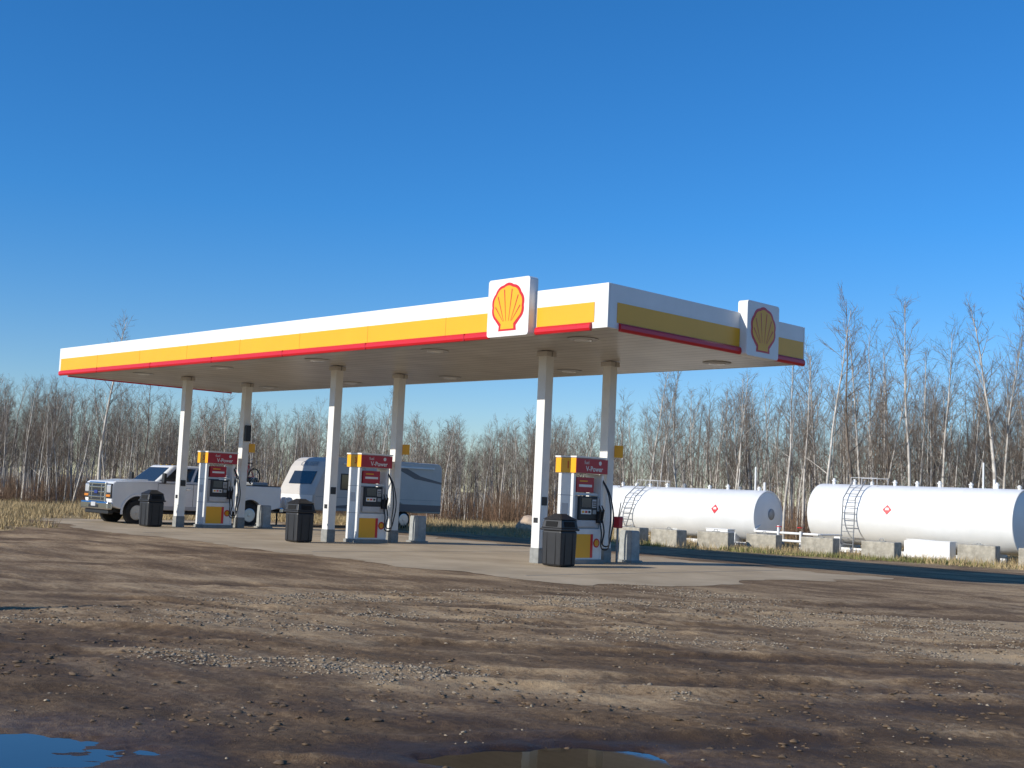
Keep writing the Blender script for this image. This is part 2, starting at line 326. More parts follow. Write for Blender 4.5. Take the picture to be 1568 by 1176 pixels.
HL=new_mat("headlight",(.6,.62,.65),.08,.4); AMB=new_mat("amber",(.6,.2,.02),.3)
for s in (1,-1):
    box("headlight_surround",(.93,s*.80,1.10),(.08,.34,.50),BLACK,tk,.03)
    box("headlight",(.95,s*.80,1.18),(.08,.28,.28),HL,tk,.04); box("headlight_low",(.955,s*.80,.95),(.08,.28,.08),AMB,tk,.01)
    box("fog_lamp",(1.07,s*.72,.6),(.02,.16,.09),HL,tk,.01)
    box("mirror_arm",(-.82,s*1.03,1.52),(.06,.16,.05),BLACK,tk,.01); box("mirror",(-.82,s*1.17,1.6),(.1,.17,.34),BLACK,tk,.03); box("mirror_glass",(-.875,s*1.17,1.6),(.008,.14,.3),GLASS,tk)
    for x in (-.72,-2.08,-3.4): box("door_seam",(x,s*.9815,1.0),(.012,.004,.86),BLACK,tk)
    box("beltline",(-2.1,s*.9815,1.42),(2.7,.006,.02),BLACK,tk); box("rocker_trim",(-2.1,s*.985,.6),(2.8,.012,.12),LGREY,tk)
    for x in (-1.85,-3.1): box("door_handle",(x,s*.992,1.25),(.2,.03,.04),CHR,tk,.008)
    box("running_board",(-2.05,s*1.0,.42),(2.7,.16,.05),BLACK,tk,.01)
    for ax in (0,-4.4):
        P=arc(ax,.44,.60,188,-8,18)+arc(ax,.44,.535,-8,188,18)
        prism("fender_flare",P,s*.975,s*1.015,TRUCKP,tk)
        wheel(tk,ax,s*.86,s)
    box("tail_lamp",(-5.69,s*.9,1.16),(.06,.14,.4),RED,tk,.01)
    box("mud_flap",(-4.98,s*.86,.45),(.02,.3,.4),BLACK,tk)
box("front_bumper",(.99,0,.62),(.2,2.0,.26),CHR,tk,.05); box("bumper_intake",(1.092,0,.6),(.01,.7,.1),BLACK,tk); box("valance",(.88,0,.42),(.2,1.7,.14),BLACK,tk,.03)
box("plate",(1.1,0,.66),(.01,.32,.13),LGREY,tk)
box("rear_bumper",(-5.8,0,.62),(.18,1.9,.18),CHR,tk,.04); box("underbody",(-2.4,0,.5),(6.2,1.3,.16),BLACK,tk)
for ax in (0,-4.4): tubes("axle",[((ax,-.8,.42),(ax,.8,.42),.07,.07)],BLACK,tk)
box("wheel_well",(0,0,.75),(1.0,1.6,.4),BLACK,tk); box("wheel_well",(-4.4,0,.75),(1.0,1.6,.4),BLACK,tk)
bk=root("bicycle",(-22.8,6.2,1.48),math.radians(-80))
for x in (-.5,.5):
    bpy.ops.mesh.primitive_torus_add(major_radius=.32,minor_radius=.028,major_segments=32,minor_segments=8,location=(0,0,0),rotation=(math.pi/2,0,0))
    o=bpy.context.object; o.name="bike_wheel"; o.data.materials.append(RUB); o.parent=bk; o.location=(x,0,.33)
    tubes("spokes",[((x,0,.33),(x+.31*math.cos(a),0,.33+.31*math.sin(a)),.003,.003) for a in np.linspace(0,6.28,13)[:-1]],ALLOY,bk,4)
tubes("frame",[((-.5,0,.33),(-.08,0,.3),.012,.012),((-.5,0,.33),(-.18,0,.75),.012,.012),((-.08,0,.3),(-.2,0,.85),.017,.017),((-.08,0,.3),(.36,0,.72),.02,.02),((-.18,0,.75),(.36,0,.78),.018,.018),((.5,0,.33),(.34,0,.85),.015,.015),((.34,-.28,.9),(.34,.28,.9),.012,.012)],REDD,bk)
box("saddle",(-.22,0,.88),(.26,.12,.05),BLACK,bk,.02); bk.scale=(.9,.9,.9)
# ------------------------------------------------------------ travel trailer
tr=root("travel_trailer",(-23.5,8.95,0),-math.pi/2)
TRS=new_mat("trailer_side",(.54,.50,.45),.45,var=.08); TRF=new_mat("trailer_front",(.5,.49,.46),.4,var=.1); TRD=new_mat("trailer_graphic",(.09,.09,.10),.4)
pr=[(-.1,.62),(-.02,.78),(.0,.95),(-.02,1.2),(-.12,1.5),(-.52,2.3),(-.68,2.5),(-.88,2.62),(-1.15,2.67),(-6.1,2.66),(-6.3,2.6),(-6.38,2.45),(-6.4,.62),(-5.0,.62)]+arc(-4.1,.5,.5,160,20,8)+[(-3.2,.62)]
prism("trailer_body",pr,-1.2,1.2,TRS,tr,.05)
for s in (1,-1):
    yy=s*1.204
    box("awning_rail",(-3.6,s*1.23,2.45),(4.6,.06,.07),WHITE,tr,.01)
    panel("swoosh",[(-3.9,yy,2.4),(-4.5,yy,2.4),(-5.2,yy,2.12),(-6.36,yy,1.9),(-6.36,yy,1.82),(-4.9,yy,2.0)],TRD,tr)
    box("wall_seam",(-3.2,s*1.203,1.15),(6.2,.006,.015),GREY,tr)
    panel("swoosh_lower",[(-.5,yy,.78),(-3.0,yy,.98),(-6.36,yy,.95),(-6.36,yy,.68),(-.5,yy,.66)],TRD,tr)
    for x,w_,z,h in ((-1.65,.8,1.75,.55),): box("window_frame",(x,s*1.205,z),(w_+.08,.02,h+.08),BLACK,tr,.01); box("window_glass",(x,s*1.217,z),(w_,.008,h),GLASS,tr)
    box("door",(-2.7,s*1.206,1.55),(.7,.02,1.75),TRF,tr,.01); box("door_window",(-2.7,s*1.22,1.95),(.4,.008,.5),GLASS,tr)
    for x in (-3.7,-4.5): wheel(tr,x,s*1.03,s,R=.34,wd=.2)
    box("skirt_trim",(-1.7,s*1.205,.68),(2.6,.012,.1),GREY,tr)
panel("front_window",[(-.17,-.75,1.6),(-.17,.75,1.6),(-.42,.75,2.1),(-.42,-.75,2.1)],GLASS,tr).location=(.018,0,.01)
panel("front_panel",[(.0,-1.1,.96),(.0,1.1,.96),(-.02,1.1,1.19),(-.02,-1.1,1.19)],WHITE,tr).location=(.006,0,0)
text("front_lettering","CRUISER",.30,(-.575,0,2.40),(math.radians(52),0,math.pi/2),GREY,tr)
tubes("tongue",[((-.3,-.8,.5),(1.1,0,.5),.05,.05),((-.3,.8,.5),(1.1,0,.5),.05,.05),((.8,0,.0),(.8,0,.75),.035,.035)],BLACK,tr)
for y in (-.17,.17): lathe("propane_bottle",[(.12,0),(.155,.05),(.155,.4),(.1,.5),(.04,.52)],20,WHITE,tr,loc=(.4,y,.55))
box("propane_cover",(.1,0,.68),(.14,.7,.3),WHITE,tr,.03)
box("roof_ac",(-3.4,0,2.74),(1.0,.7,.18),WHITE,tr,.06)
# ------------------------------------------------------------ storage tanks
GZ0=-.22
def tank(x0,x1,y,r,cz,ladder_x,lean,vent_x,placx):
    T=root("fuel_storage_tank",(0,y,GZ0)); cz=cz-GZ0
    lathe("shell",[(.0001,x0-.16),(r*.6,x0-.12),(r*.9,x0-.05),(r,x0+.03),(r,x1-.02),(r*.985,x1),(r*.96,x1+.0),(r*.93,x1-.03),(r*.6,x1+.05),(.0001,x1+.08)],64,TANKP,T,'x',loc=(0,0,cz))
    n=4
    for k in range(1,n): lathe("weld_seam",[(r+.002,-.01),(r+.005,0),(r+.002,.01)],64,TANKP,T,'x',loc=(x0+(x1-x0)*k/n,0,cz))
    L=x1-x0
    for f in (.14,.5,.86):
        xx=x0+L*f
        box("saddle",(xx,0,(cz-r*.7)/2),(.28,1.7,cz-r*.7),TANKP,T,.01)
    for s in (-1,1): box("skid",(x0+L/2,s*.75,.1),(L*.9,.16,.2),TANKP,T,.01)
    lathe("end_hatch",[(.22,0),(.24,.03),(.2,.06),(.0001,.07)],20,GREY,T,'x',loc=(x1+.05,.1,cz+.1))
    top=cz+r
    segs=[]
    for fx in np.linspace(x0+.5,x1-.4,9):
        k_=random.uniform(.7,1.3)
        lathe("fitting",[(.07,0),(.07,.12*k_),(.1,.12*k_),(.1,.16*k_),(.05,.17*k_),(.05,.22*k_)],12,TANKP if random.random()<.7 else GREY,T,loc=(float(fx)+random.uniform(-.25,.25),0,top-.02))
    segs.append(((vent_x,0,top-.02),(vent_x,0,top+1.0),.035,.035)); segs.append(((vent_x+.4,.1,top-.02),(vent_x+.4,.1,top+.35),.05,.05))
    tubes("vent_pipes",segs,TANKP,T,10)
    g=[];xx=ladder_x+lean
    for dx in (-.5,.0,.7):
        for dy in (-.45,.45): g.append(((xx+dx,dy,top-.12),(xx+dx,dy,top+.28),.014,.014))
    for dy in (-.45,.45): g.append(((xx-.5,dy,top+.28),(xx+.7,dy,top+.28),.014,.014))
    tubes("top_rail",g,LGREY,T,6)
    lad=[]; yb,yt=-(r+.12),-(r*.55)
    def lp(x,t): 
        if t<.75: return (x+lean*t,yb,.1+t*(top)*1.0)
        return (x+lean*t,yb+(yt-yb)*(t-.75)/.25,.1+t*top)
    for dx in (-.28,.28):
        for a,b in ((0,.4),(.4,.75),(.75,1.02)): lad.append((lp(ladder_x+dx,a),lp(ladder_x+dx,b),.024,.024))
    for k in range(1,11): lad.append((lp(ladder_x-.28,k/11),lp(ladder_x+.28,k/11),.016,.016))
    tubes("ladder",lad,GREY,T,6)
    for px in placx:
        a=math.radians(12); o=panel("diamond_placard",[(-.2,0,0),(0,0,-.2),(.2,0,0),(0,0,.2)],RED,T); o.location=(px,-math.cos(a)*r-.012,cz+math.sin(a)*r); o.rotation_euler=(-a,0,0)
        o=panel("placard_mark",[(-.08,0,-.02),(.08,0,-.02),(.06,0,.08),(-.06,0,.08)],WHITE,T); o.location=(px,-math.cos(a)*r-.017,cz+math.sin(a)*r); o.rotation_euler=(-a,0,0)
tank(-22.3,-13.6,26.2,1.10,1.10,-20.9,.9,-14.3,(-15.6,))
tank(-12.4,-3.6,28.5,1.26,1.36,-10.4,.1,-5.3,(-8.7,))
pp=root("transfer_piping",(0,0,GZ0))
tubes("pipes",[((-13.6,25.2,.7),(-10.8,25.6,.7),.05,.05),((-13.3,24.8,.4),(-10.4,25.1,.4),.05,.05),((-12.5,25.3,0),(-12.5,25.3,1.0),.05,.05),((-11.5,25.4,0),(-11.5,25.4,.8),.05,.05),((-13.6,25.2,.7),(-13.6,25.8,1.1),.05,.05),((-10.8,25.6,.7),(-10.8,27.4,.7),.05,.05)],TANKP,pp)
for x in (-12.5,-11.5): lathe("valve_wheel",[(.12,-.015),(.12,.015)],14,RED,pp,loc=(x,25.35,.95))
for i,(x,y,a) in enumerate([(-16.6,20.8,.1),(-14.5,20.6,.05),(-13.1,21.8,.2),(-11.9,23.4,.12),(-9.3,23.3,.1),(-6.85,23.5,.05),(-4.3,26.0,.1),(-2.3,26.6,.1)]):
    r=root("concrete_block",(x,y,GZ0),a+random.uniform(-.08,.08)); s_=random.uniform(.95,1.06); box("block",(0,0,.33*s_),(1.3*s_,.64,.66*s_),CONC,r,.035)
    box("lifting_notch",(0,0,.665*s_),(.3,.1,.04),GREYC,r,.01); tubes("lifting_ring",[((-.08,0,.66),(-.06,0,.76),.012,.012),((-.06,0,.76),(.06,0,.76),.012,.012),((.06,0,.76),(.08,0,.66),.012,.012)],GREY,r)
for x,y,w_ in ((-14.4,23.9,1.1),(-5.9,26.0,1.2),(-6.9,26.6,.9)):
    r=root("white_containment_box",(x,y,GZ0)); box("box",(0,0,.36),(w_,.5,.72),TANKP,r,.02); box("lid",(0,0,.735),(w_+.05,.54,.03),TANKP,r,.01)
lp_=root("utility_pole",(-.6,-21.6,0)); tubes("pole",[((0,0,0),(0,0,5.0),.13,.1)],GREY,lp_); tubes("pole_cap",[((0,0,5.0),(0,0,5.06),.11,.03)],GREY,lp_)
# ------------------------------------------------------------ ground
def lines(a,b,step,lo,hi,mlo,mhi):
    m=list(np.arange(a,b,step)); l=[];s=step;x=m[0]
    while x>lo:
        s=min(s*1.12,.45) if x>mlo else s*1.25
        x-=s; l.append(x)
    r=[];x=m[-1];s=step
    while x<hi:
        s=min(s*1.12,.45) if x<mhi else s*1.25
        x+=s; r.append(x)
    return np.array(l[::-1]+m+r)
gx=lines(2.0,15.5,.045,-1500,1500,-48,18); gy=lines(-17.5,-3.5,.045,-1500,1500,-24,36)
GX,GY=np.meshgrid(gx,gy,indexing='ij')
def outside(x,y):
    dx=np.maximum(x-2.0,0); dy=np.maximum(-2.3-y,0)
    return np.hypot(dx,dy)
P1=(8.36,-15.53); P2=(10.95,-12.66)
def pud(x,y,c,a,b):
    u=((x-c[0])*.7+(y-c[1])*.713); v=(-(x-c[0])*.713+(y-c[1])*.7)
    return np.sqrt((u/a)**2+(v/b)**2)+(fbm(x*2.2,y*2.2,5,31)-.5)*1.3
PD=((P1,1.25,.66),(P2,.84,.54))
TR=((-13.0,.10,.010,.30),(-11.2,.10,.010,.30),(-8.9,-.05,.008,.33),(-7.1,-.05,.008,.33),(-15.4,.22,-.006,.26),(-5.6,.14,.0,.35),(-3.9,.14,.0,.35),(-17.2,.05,0.01,.22))
def tracks(x,y):
    u=(x*.7+y*.713); v=(-x*.713+y*.7); s=np.zeros_like(u); rdg=np.zeros_like(u)
    for c0,k1,k2,wd in TR:
        c=c0+k1*(u-1)+k2*(u-1)**2+(fbm(u*.25+c0,u*0+c0,2,61)-.5)*.8; d=np.abs(v-c)
        f_=sstep(.3,.5,fbm(u*.6+c0*3,v*.6,3,63)); s=np.maximum(s,np.exp(-(d/wd)**4)*f_); rdg=np.maximum(rdg,np.exp(-((d-wd*1.35)/(wd*.4))**2)*f_)
    return s,rdg
def gz(x,y):
    m=sstep(.3,3.,outside(x,y)); far=1-sstep(25,60,np.hypot(x-10,y+10))
    u=(x*.7+y*.713); v=(-x*.713+y*.7)
    tr_,rg=tracks(x,y)
    lug=.006*np.sin(u*26+np.abs(v*9))*tr_
    z=(fbm(x*.45,y*.45,3,1)-.5)*.09+(fbm(u*.8,v*2.2,5,5)-.5)*.06+(fbm(x*3.3,y*3.3,5,9)-.5)*.05-tr_*.02+rg*.018+lug
    z=np.maximum(z,-.028)
    z=z*m*far
    for c,a,b in PD:
        d=pud(x,y,c,a,b); k=1-sstep(.9,1.9,d); z=z*(1-k)+k*(-.012+(fbm(x*6,y*6,3,12)-.5)*.02); z=z-.06*(1-sstep(.55,1.25,d))
    return z+dip(x,y)
GZ=gz(GX,GY)
nx,ny=GX.shape
V=np.stack([GX.ravel(),GY.ravel(),GZ.ravel()],1)
idx=np.arange(nx*ny).reshape(nx,ny)
Fc=np.stack([idx[:-1,:-1].ravel(),idx[1:,:-1].ravel(),idx[1:,1:].ravel(),idx[:-1,1:].ravel()],1)
def fast_mesh(name,V,F,mats,parent=None,smooth=False):
    me=bpy.data.meshes.new(name); k=F.shape[1]
    me.vertices.add(len(V)); me.vertices.foreach_set("co",V.astype(np.float32).ravel())
    me.loops.add(F.size); me.loops.foreach_set("vertex_index",F.astype(np.int32).ravel())
    me.polygons.add(len(F)); me.polygons.foreach_set("loop_start",np.arange(0,F.size,k,dtype=np.int32)); me.polygons.foreach_set("loop_total",np.full(len(F),k,dtype=np.int32))
    if smooth: me.polygons.foreach_set("use_smooth",np.ones(len(F),dtype=bool))
    for m in mats: me.materials.append(m)
    me.update(calc_edges=True); me.validate(); return link(bpy.data.objects.new(name,me),parent)
GM=bpy.data.materials.new("muddy_gravel"); GM.use_nodes=True; nt=GM.node_tree; b=nt.nodes["Principled BSDF"]
tc=nt.nodes.new("ShaderNodeTexCoord")
def N(t,**k):
    n=nt.nodes.new(t)
    for a,v in k.items(): n.inputs[a].default_value=v
    return n
def AT(nm):
    a=nt.nodes.new("ShaderNodeAttribute"); a.attribute_name=nm; return a.outputs["Fac"]
mp=nt.nodes.new("ShaderNodeMapping"); mp.inputs["Rotation"].default_value=(0,0,math.radians(-45)); mp.inputs["Scale"].default_value=(.5,1.4,1)
nt.links.new(tc.outputs["Object"],mp.inputs["Vector"])
n1=N("ShaderNodeTexNoise",Scale=1.1,Detail=9,Roughness=.68); nt.links.new(mp.outputs[0],n1.inputs["Vector"])
n2=N("ShaderNodeTexNoise",Scale=14,Detail=8,Roughness=.7); nt.links.new(tc.outputs["Object"],n2.inputs["Vector"])
n3=N("ShaderNodeTexNoise",Scale=90,Detail=4,Roughness=.6); nt.links.new(tc.outputs["Object"],n3.inputs["Vector"])
n4=N("ShaderNodeTexNoise",Scale=.9,Detail=6,Roughness=.6); nt.links.new(tc.outputs["Object"],n4.inputs["Vector"])
def M(op,a,b_,c=None):
    m=nt.nodes.new("ShaderNodeMath"); m.operation=op
    for i,v in enumerate((a,b_) if c is None else (a,b_,c)):
        if isinstance(v,(int,float)): m.inputs[i].default_value=v
        else: nt.links.new(v,m.inputs[i])
    return m.outputs[0]
f=M('ADD',M('MULTIPLY',M('SUBTRACT',n1.outputs["Fac"],.5),1.8),M('MULTIPLY',M('SUBTRACT',n2.outputs["Fac"],.5),1.3))
f=M('ADD',f,M('MULTIPLY',M('SUBTRACT',n3.outputs["Fac"],.5),.9)); f=M('ADD',f,AT("dry"))
cr=nt.nodes.new("ShaderNodeValToRGB"); e=cr.color_ramp.elements; e[0].position=.0; e[0].color=(.075,.044,.022,1); e[1].position=1.; e[1].color=(.44,.31,.175,1)
k=e.new(.42); k.color=(.165,.102,.052,1); nt.links.new(f,cr.inputs[0])
mxw=nt.nodes.new("ShaderNodeMixRGB"); mxw.blend_type='MULTIPLY'; mxw.inputs[2].default_value=(.5,.46,.42,1); wet=AT("wet"); nt.links.new(wet,mxw.inputs[0]); nt.links.new(cr.outputs[0],mxw.inputs[1])
gr=nt.nodes.new("ShaderNodeValToRGB"); e=gr.color_ramp.elements; e[0].position=.35; e[0].color=(.20,.14,.06,1); e[1].position=.65; e[1].color=(.44,.32,.16,1); nt.links.new(n4.outputs["Fac"],gr.inputs[0])
gm=M('ADD',AT("grass"),M('MULTIPLY',M('SUBTRACT',n2.outputs["Fac"],.5),1.2)); ms=nt.nodes.new("ShaderNodeMapRange"); ms.inputs["From Min"].default_value=.4; ms.inputs["From Max"].default_value=.6; nt.links.new(gm,ms.inputs["Value"])
mg=nt.nodes.new("ShaderNodeMixRGB"); nt.links.new(ms.outputs[0],mg.inputs[0]); nt.links.new(mxw.outputs[0],mg.inputs[1]); nt.links.new(gr.outputs[0],mg.inputs[2]); nt.links.new(mg.outputs[0],b.inputs["Base Color"])
nt.links.new(M('SUBTRACT',.95,M('MULTIPLY',wet,.5)),b.inputs["Roughness"]); b.inputs["Specular IOR Level"].default_value=.3
bp=N("ShaderNodeBump",Strength=.6,Distance=.03); nt.links.new(M('ADD',n2.outputs["Fac"],M('MULTIPLY',n3.outputs["Fac"],.4)),bp.inputs["Height"]); nt.links.new(bp.outputs[0],b.inputs["Normal"])
ground=fast_mesh("ground",V,Fc,[GM],smooth=True)
def dryf(x,y):
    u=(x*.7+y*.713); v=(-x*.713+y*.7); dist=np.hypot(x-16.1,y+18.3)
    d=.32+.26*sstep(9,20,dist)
    d=d+(fbm(u*.45,v*1.0,4,41)-.5)*.9
    for cx,cy,a,bb,s in ((7.4,-11.5,2.4,.55,.4),(9.3,-10.8,1.4,.35,.3),(9.0,-5.5,4.5,.7,.35),(5,-2.5,6,1.0,.2),(3.,-9,3,.5,.15)):
        uu=(x-cx)*.7+(y-cy)*.713; vv=-(x-cx)*.713+(y-cy)*.7; d=d+s*np.exp(-(uu/a)**2-(vv/bb)**2)
    return d
def dryv(x,y):
    tr_,rg=tracks(x,y); return dryf(x,y)-.2*tr_+.14*rg
def wetf(x,y):
    w=np.zeros_like(x)
    for c,a,bb in PD: w=np.maximum(w,1-sstep(1.0,2.4,pud(x,y,c,a,bb)))
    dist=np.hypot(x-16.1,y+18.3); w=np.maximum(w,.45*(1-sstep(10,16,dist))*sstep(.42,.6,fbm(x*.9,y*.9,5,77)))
    return w
edge=[(-12,-60),(-14,-14),(-16.3,-6),(-19.0,-3.0),(-24.8,-1.0),(-26.5,1.0),(-27,10.5),(-20,12.5),(-16,17.5),(-12,20.),(-6,22),(0,23.5),(30,33),(80,50)]
def gdist(x,y):
    PO=edge+[(2000,300),(2000,2000),(-2000,2000),(-2000,-2000),(-12,-2000)]
    c=np.zeros(x.shape,bool); j=len(PO)-1
    for i in range(len(PO)):
        xi,yi=PO[i];xj,yj=PO[j]
        if yi!=yj: c^=((yi>y)!=(yj>y))&(x<(xj-xi)*(y-yi)/(yj-yi)+xi)
        j=i
    d=np.full(x.shape,1e9)
    for i in range(len(edge)-1):
        ax,ay=edge[i];bx,by=edge[i+1];L=(bx-ax)**2+(by-ay)**2; t=np.clip(((x-ax)*(bx-ax)+(y-ay)*(by-ay))/L,0,1); d=np.minimum(d,np.hypot(x-ax-t*(bx-ax),y-ay-t*(by-ay)))
    return np.where(c,d,-d)
def grassf(x,y): return .5+gdist(x,y)/2.4+(fbm(x*.8,y*.8,4,8)-.5)*1.3
for nm,fn in (("dry",dryv),("wet",wetf),("grass",grassf)):
    a=ground.data.attributes.new(nm,'FLOAT','POINT'); a.data.foreach_set("value",np.clip(fn(V[:,0],V[:,1]),0,1).astype(np.float32))
WAT=new_mat("puddle_water",(.02,.017,.012),.02,spec=.7,bump=.02,bscale=3)
for i,(c,a,bb) in enumerate(((P1,2.2,1.3),(P2,1.5,.95))):
    P=[]
    for k in range(40):
        t=2*math.pi*k/40; u=a*math.cos(t);v=bb*math.sin(t); P.append((c[0]+u*.7-v*.713,c[1]+u*.713+v*.7,-.038))
    mesh("puddle",P,[tuple(range(40))],WAT)
def jag(pts,amp,seed=3):
    out=[]
    for i in range(len(pts)):
        a=np.array(pts[i],float);b_=np.array(pts[(i+1)%len(pts)],float); L=np.linalg.norm(b_-a); k=max(2,int(L*5)); nrm=np.array([-(b_-a)[1],(b_-a)[0]])/L
        for j in range(k):
            q=a+(b_-a)*j/k; o=(float(fbm(np.array(q[0]*.9),np.array(q[1]*.9),5,seed))-.5)*2*amp; q=q+nrm*o; out.append((q[0],q[1]))
    return out
PADM=new_mat("concrete_pad",(.50,.39,.255),.9,vscale=.5,col2=(.32,.24,.145),bump=.25,bscale=30)
P=jag([(-26,.2),(-19,-1.9),(1.3,-1.9),(1.6,8.6),(-26,9.0)],.8)
mesh("concrete_pad",[(x,y,.006) for x,y in P],[tuple(range(len(P)))],PADM)
for x in (-22,-16.5,-8.2,-1): box("pad_expansion_joint",(x,3.5,.0085),(.03,9,.003),GREYC,None)
def stones(name,n,fn,mat,smin,smax,pw=3,fl=.7):
    xs=[];ys=[]
    while len(xs)<n:
        x=rng.uniform(1,15.5,4000);y=rng.uniform(-17,0,4000); p=fn(x,y); k=rng.random(4000)<p
        xs+=list(x[k]);ys+=list(y[k])
    x=np.array(xs[:n]);y=np.array(ys[:n]); z=gz(x,y)
    base=np.array([(1,0,0),(0,1,0),(-1,0,0),(0,-1,0),(0,0,1),(0,0,-1),(.7,.7,.5),(-.7,.6,.45)],float)
    tri=np.array([(0,6,4),(6,1,4),(1,7,4),(7,2,4),(2,3,4),(3,0,4),(0,1,6),(1,2,7)])
    s=smin+(smax-smin)*rng.random(n)**pw; a=rng.uniform(0,6.28,n)
    B=base[None]*(1+.3*rng.standard_normal((n,8,1)).clip(-1,1))*np.stack([s,s*rng.uniform(.6,1,n),s*rng.uniform(.35,fl,n)],1)[:,None,:]
    X=B[...,0]*np.cos(a)[:,None]-B[...,1]*np.sin(a)[:,None]+x[:,None]; Y=B[...,0]*np.sin(a)[:,None]+B[...,1]*np.cos(a)[:,None]+y[:,None]; Z=B[...,2]+z[:,None]+s[:,None]*.12
    V=np.stack([X,Y,Z],2).reshape(-1,3); F=(tri[None]+8*np.arange(n)[:,None,None]).reshape(-1,3)
    return fast_mesh(name,V,F,[mat])
STN=new_mat("gravel_stone",(.40,.32,.22),.85,vscale=25,col2=(.14,.105,.07))
def patch(x,y): return sstep(.48,.85,dryf(x,y))
stones("gravel",34000,lambda x,y:np.clip(patch(x,y),0.012,1)*(wetf(x,y)<.8)*(.1+.9*(fbm(x*1.5,y*1.5,3,91)>.5)),STN,.004,.028,4)
stones("mud_clods",10000,lambda x,y:.5*(fbm(x*.8,y*.8,3,17)>.48)+.05,new_mat("mud_clod",(.17,.11,.06),.95,vscale=9,col2=(.09,.058,.032)),.006,.04,4,.5)
# ------------------------------------------------------------ dry grass
n=400000; x=rng.uniform(-62,12,n); y=rng.uniform(-22,48,n); k=grassf(x,y)>.55; x=x[k];y=y[k]
dl=(x-16.1)*-.7137+(y+18.26)*.6948; lt_=(x-16.1)*.6997+(y+18.26)*.713; k=(dl<66)&(abs(lt_/dl)<.55)&(rng.random(len(x))<.3+.9*(fbm(x*.6,y*.6,3,3)>.45)); x=x[k];y=y[k]; n=len(x)
h=rng.uniform(.08,.34,n)*(.45+fbm(x*.5,y*.5,3,14)); a=rng.uniform(0,6.28,n); wd=.013; lx=rng.normal(0,.09,n);ly=rng.normal(0,.09,n); z0=dip(x,y)
V=np.stack([np.stack([x-wd*np.cos(a),y-wd*np.sin(a),z0],1),np.stack([x+wd*np.cos(a),y+wd*np.sin(a),z0],1),np.stack([x+lx,y+ly,h+z0],1)],1).reshape(-1,3)
GB=new_mat("dry_grass",(.52,.39,.21),.9,vscale=.8,col2=(.29,.215,.10))
fast_mesh("dry_grass",V,np.arange(3*n).reshape(n,3),[GB])
n=12000; t=rng.random(n); x=-18+14.5*t+rng.normal(0,.6,n); y=19.8+5.*t+rng.normal(0,.6,n)-.3; k=fbm(x*.9,y*.9,3,55)>.45; x=x[k];y=y[k];n=len(x)
h=rng.uniform(.04,.22,n);a=rng.uniform(0,6.28,n);lx=rng.normal(0,.05,n);z0=dip(x,y)
V=np.stack([np.stack([x-.014*np.cos(a),y-.014*np.sin(a),z0],1),np.stack([x+.014*np.cos(a),y+.014*np.sin(a),z0],1),np.stack([x+lx,y,h+z0],1)],1).reshape(-1,3)
fast_mesh("green_weeds",V,np.arange(3*n).reshape(n,3),[new_mat("weed_green",(.12,.15,.04),.9,vscale=1,col2=(.28,.24,.09))])
bm=bmesh.new(); bmesh.ops.create_icosphere(bm,subdivisions=4,radius=.5)
for v in bm.verts:
    p=v.co.copy(); q=float(fbm(np.array(p.x*2.5+5),np.array(p.y*2.5+p.z*2+5),4,21)); v.co=Vector((p.x*1.05,p.y*.8,p.z*.72))*(.75+.55*q)
me=bpy.data.meshes.new("boulder"); bm.to_mesh(me); bm.free(); me.materials.append(new_mat("boulder_stone",(.55,.42,.3),.9,vscale=4,col2=(.36,.27,.2),bump=.6,bscale=10)); o=bpy.data.objects.new("boulder",me); COL.objects.link(o); o.location=(-21.0,19.3,.2); o.scale=(1.2,1.2,1.3)
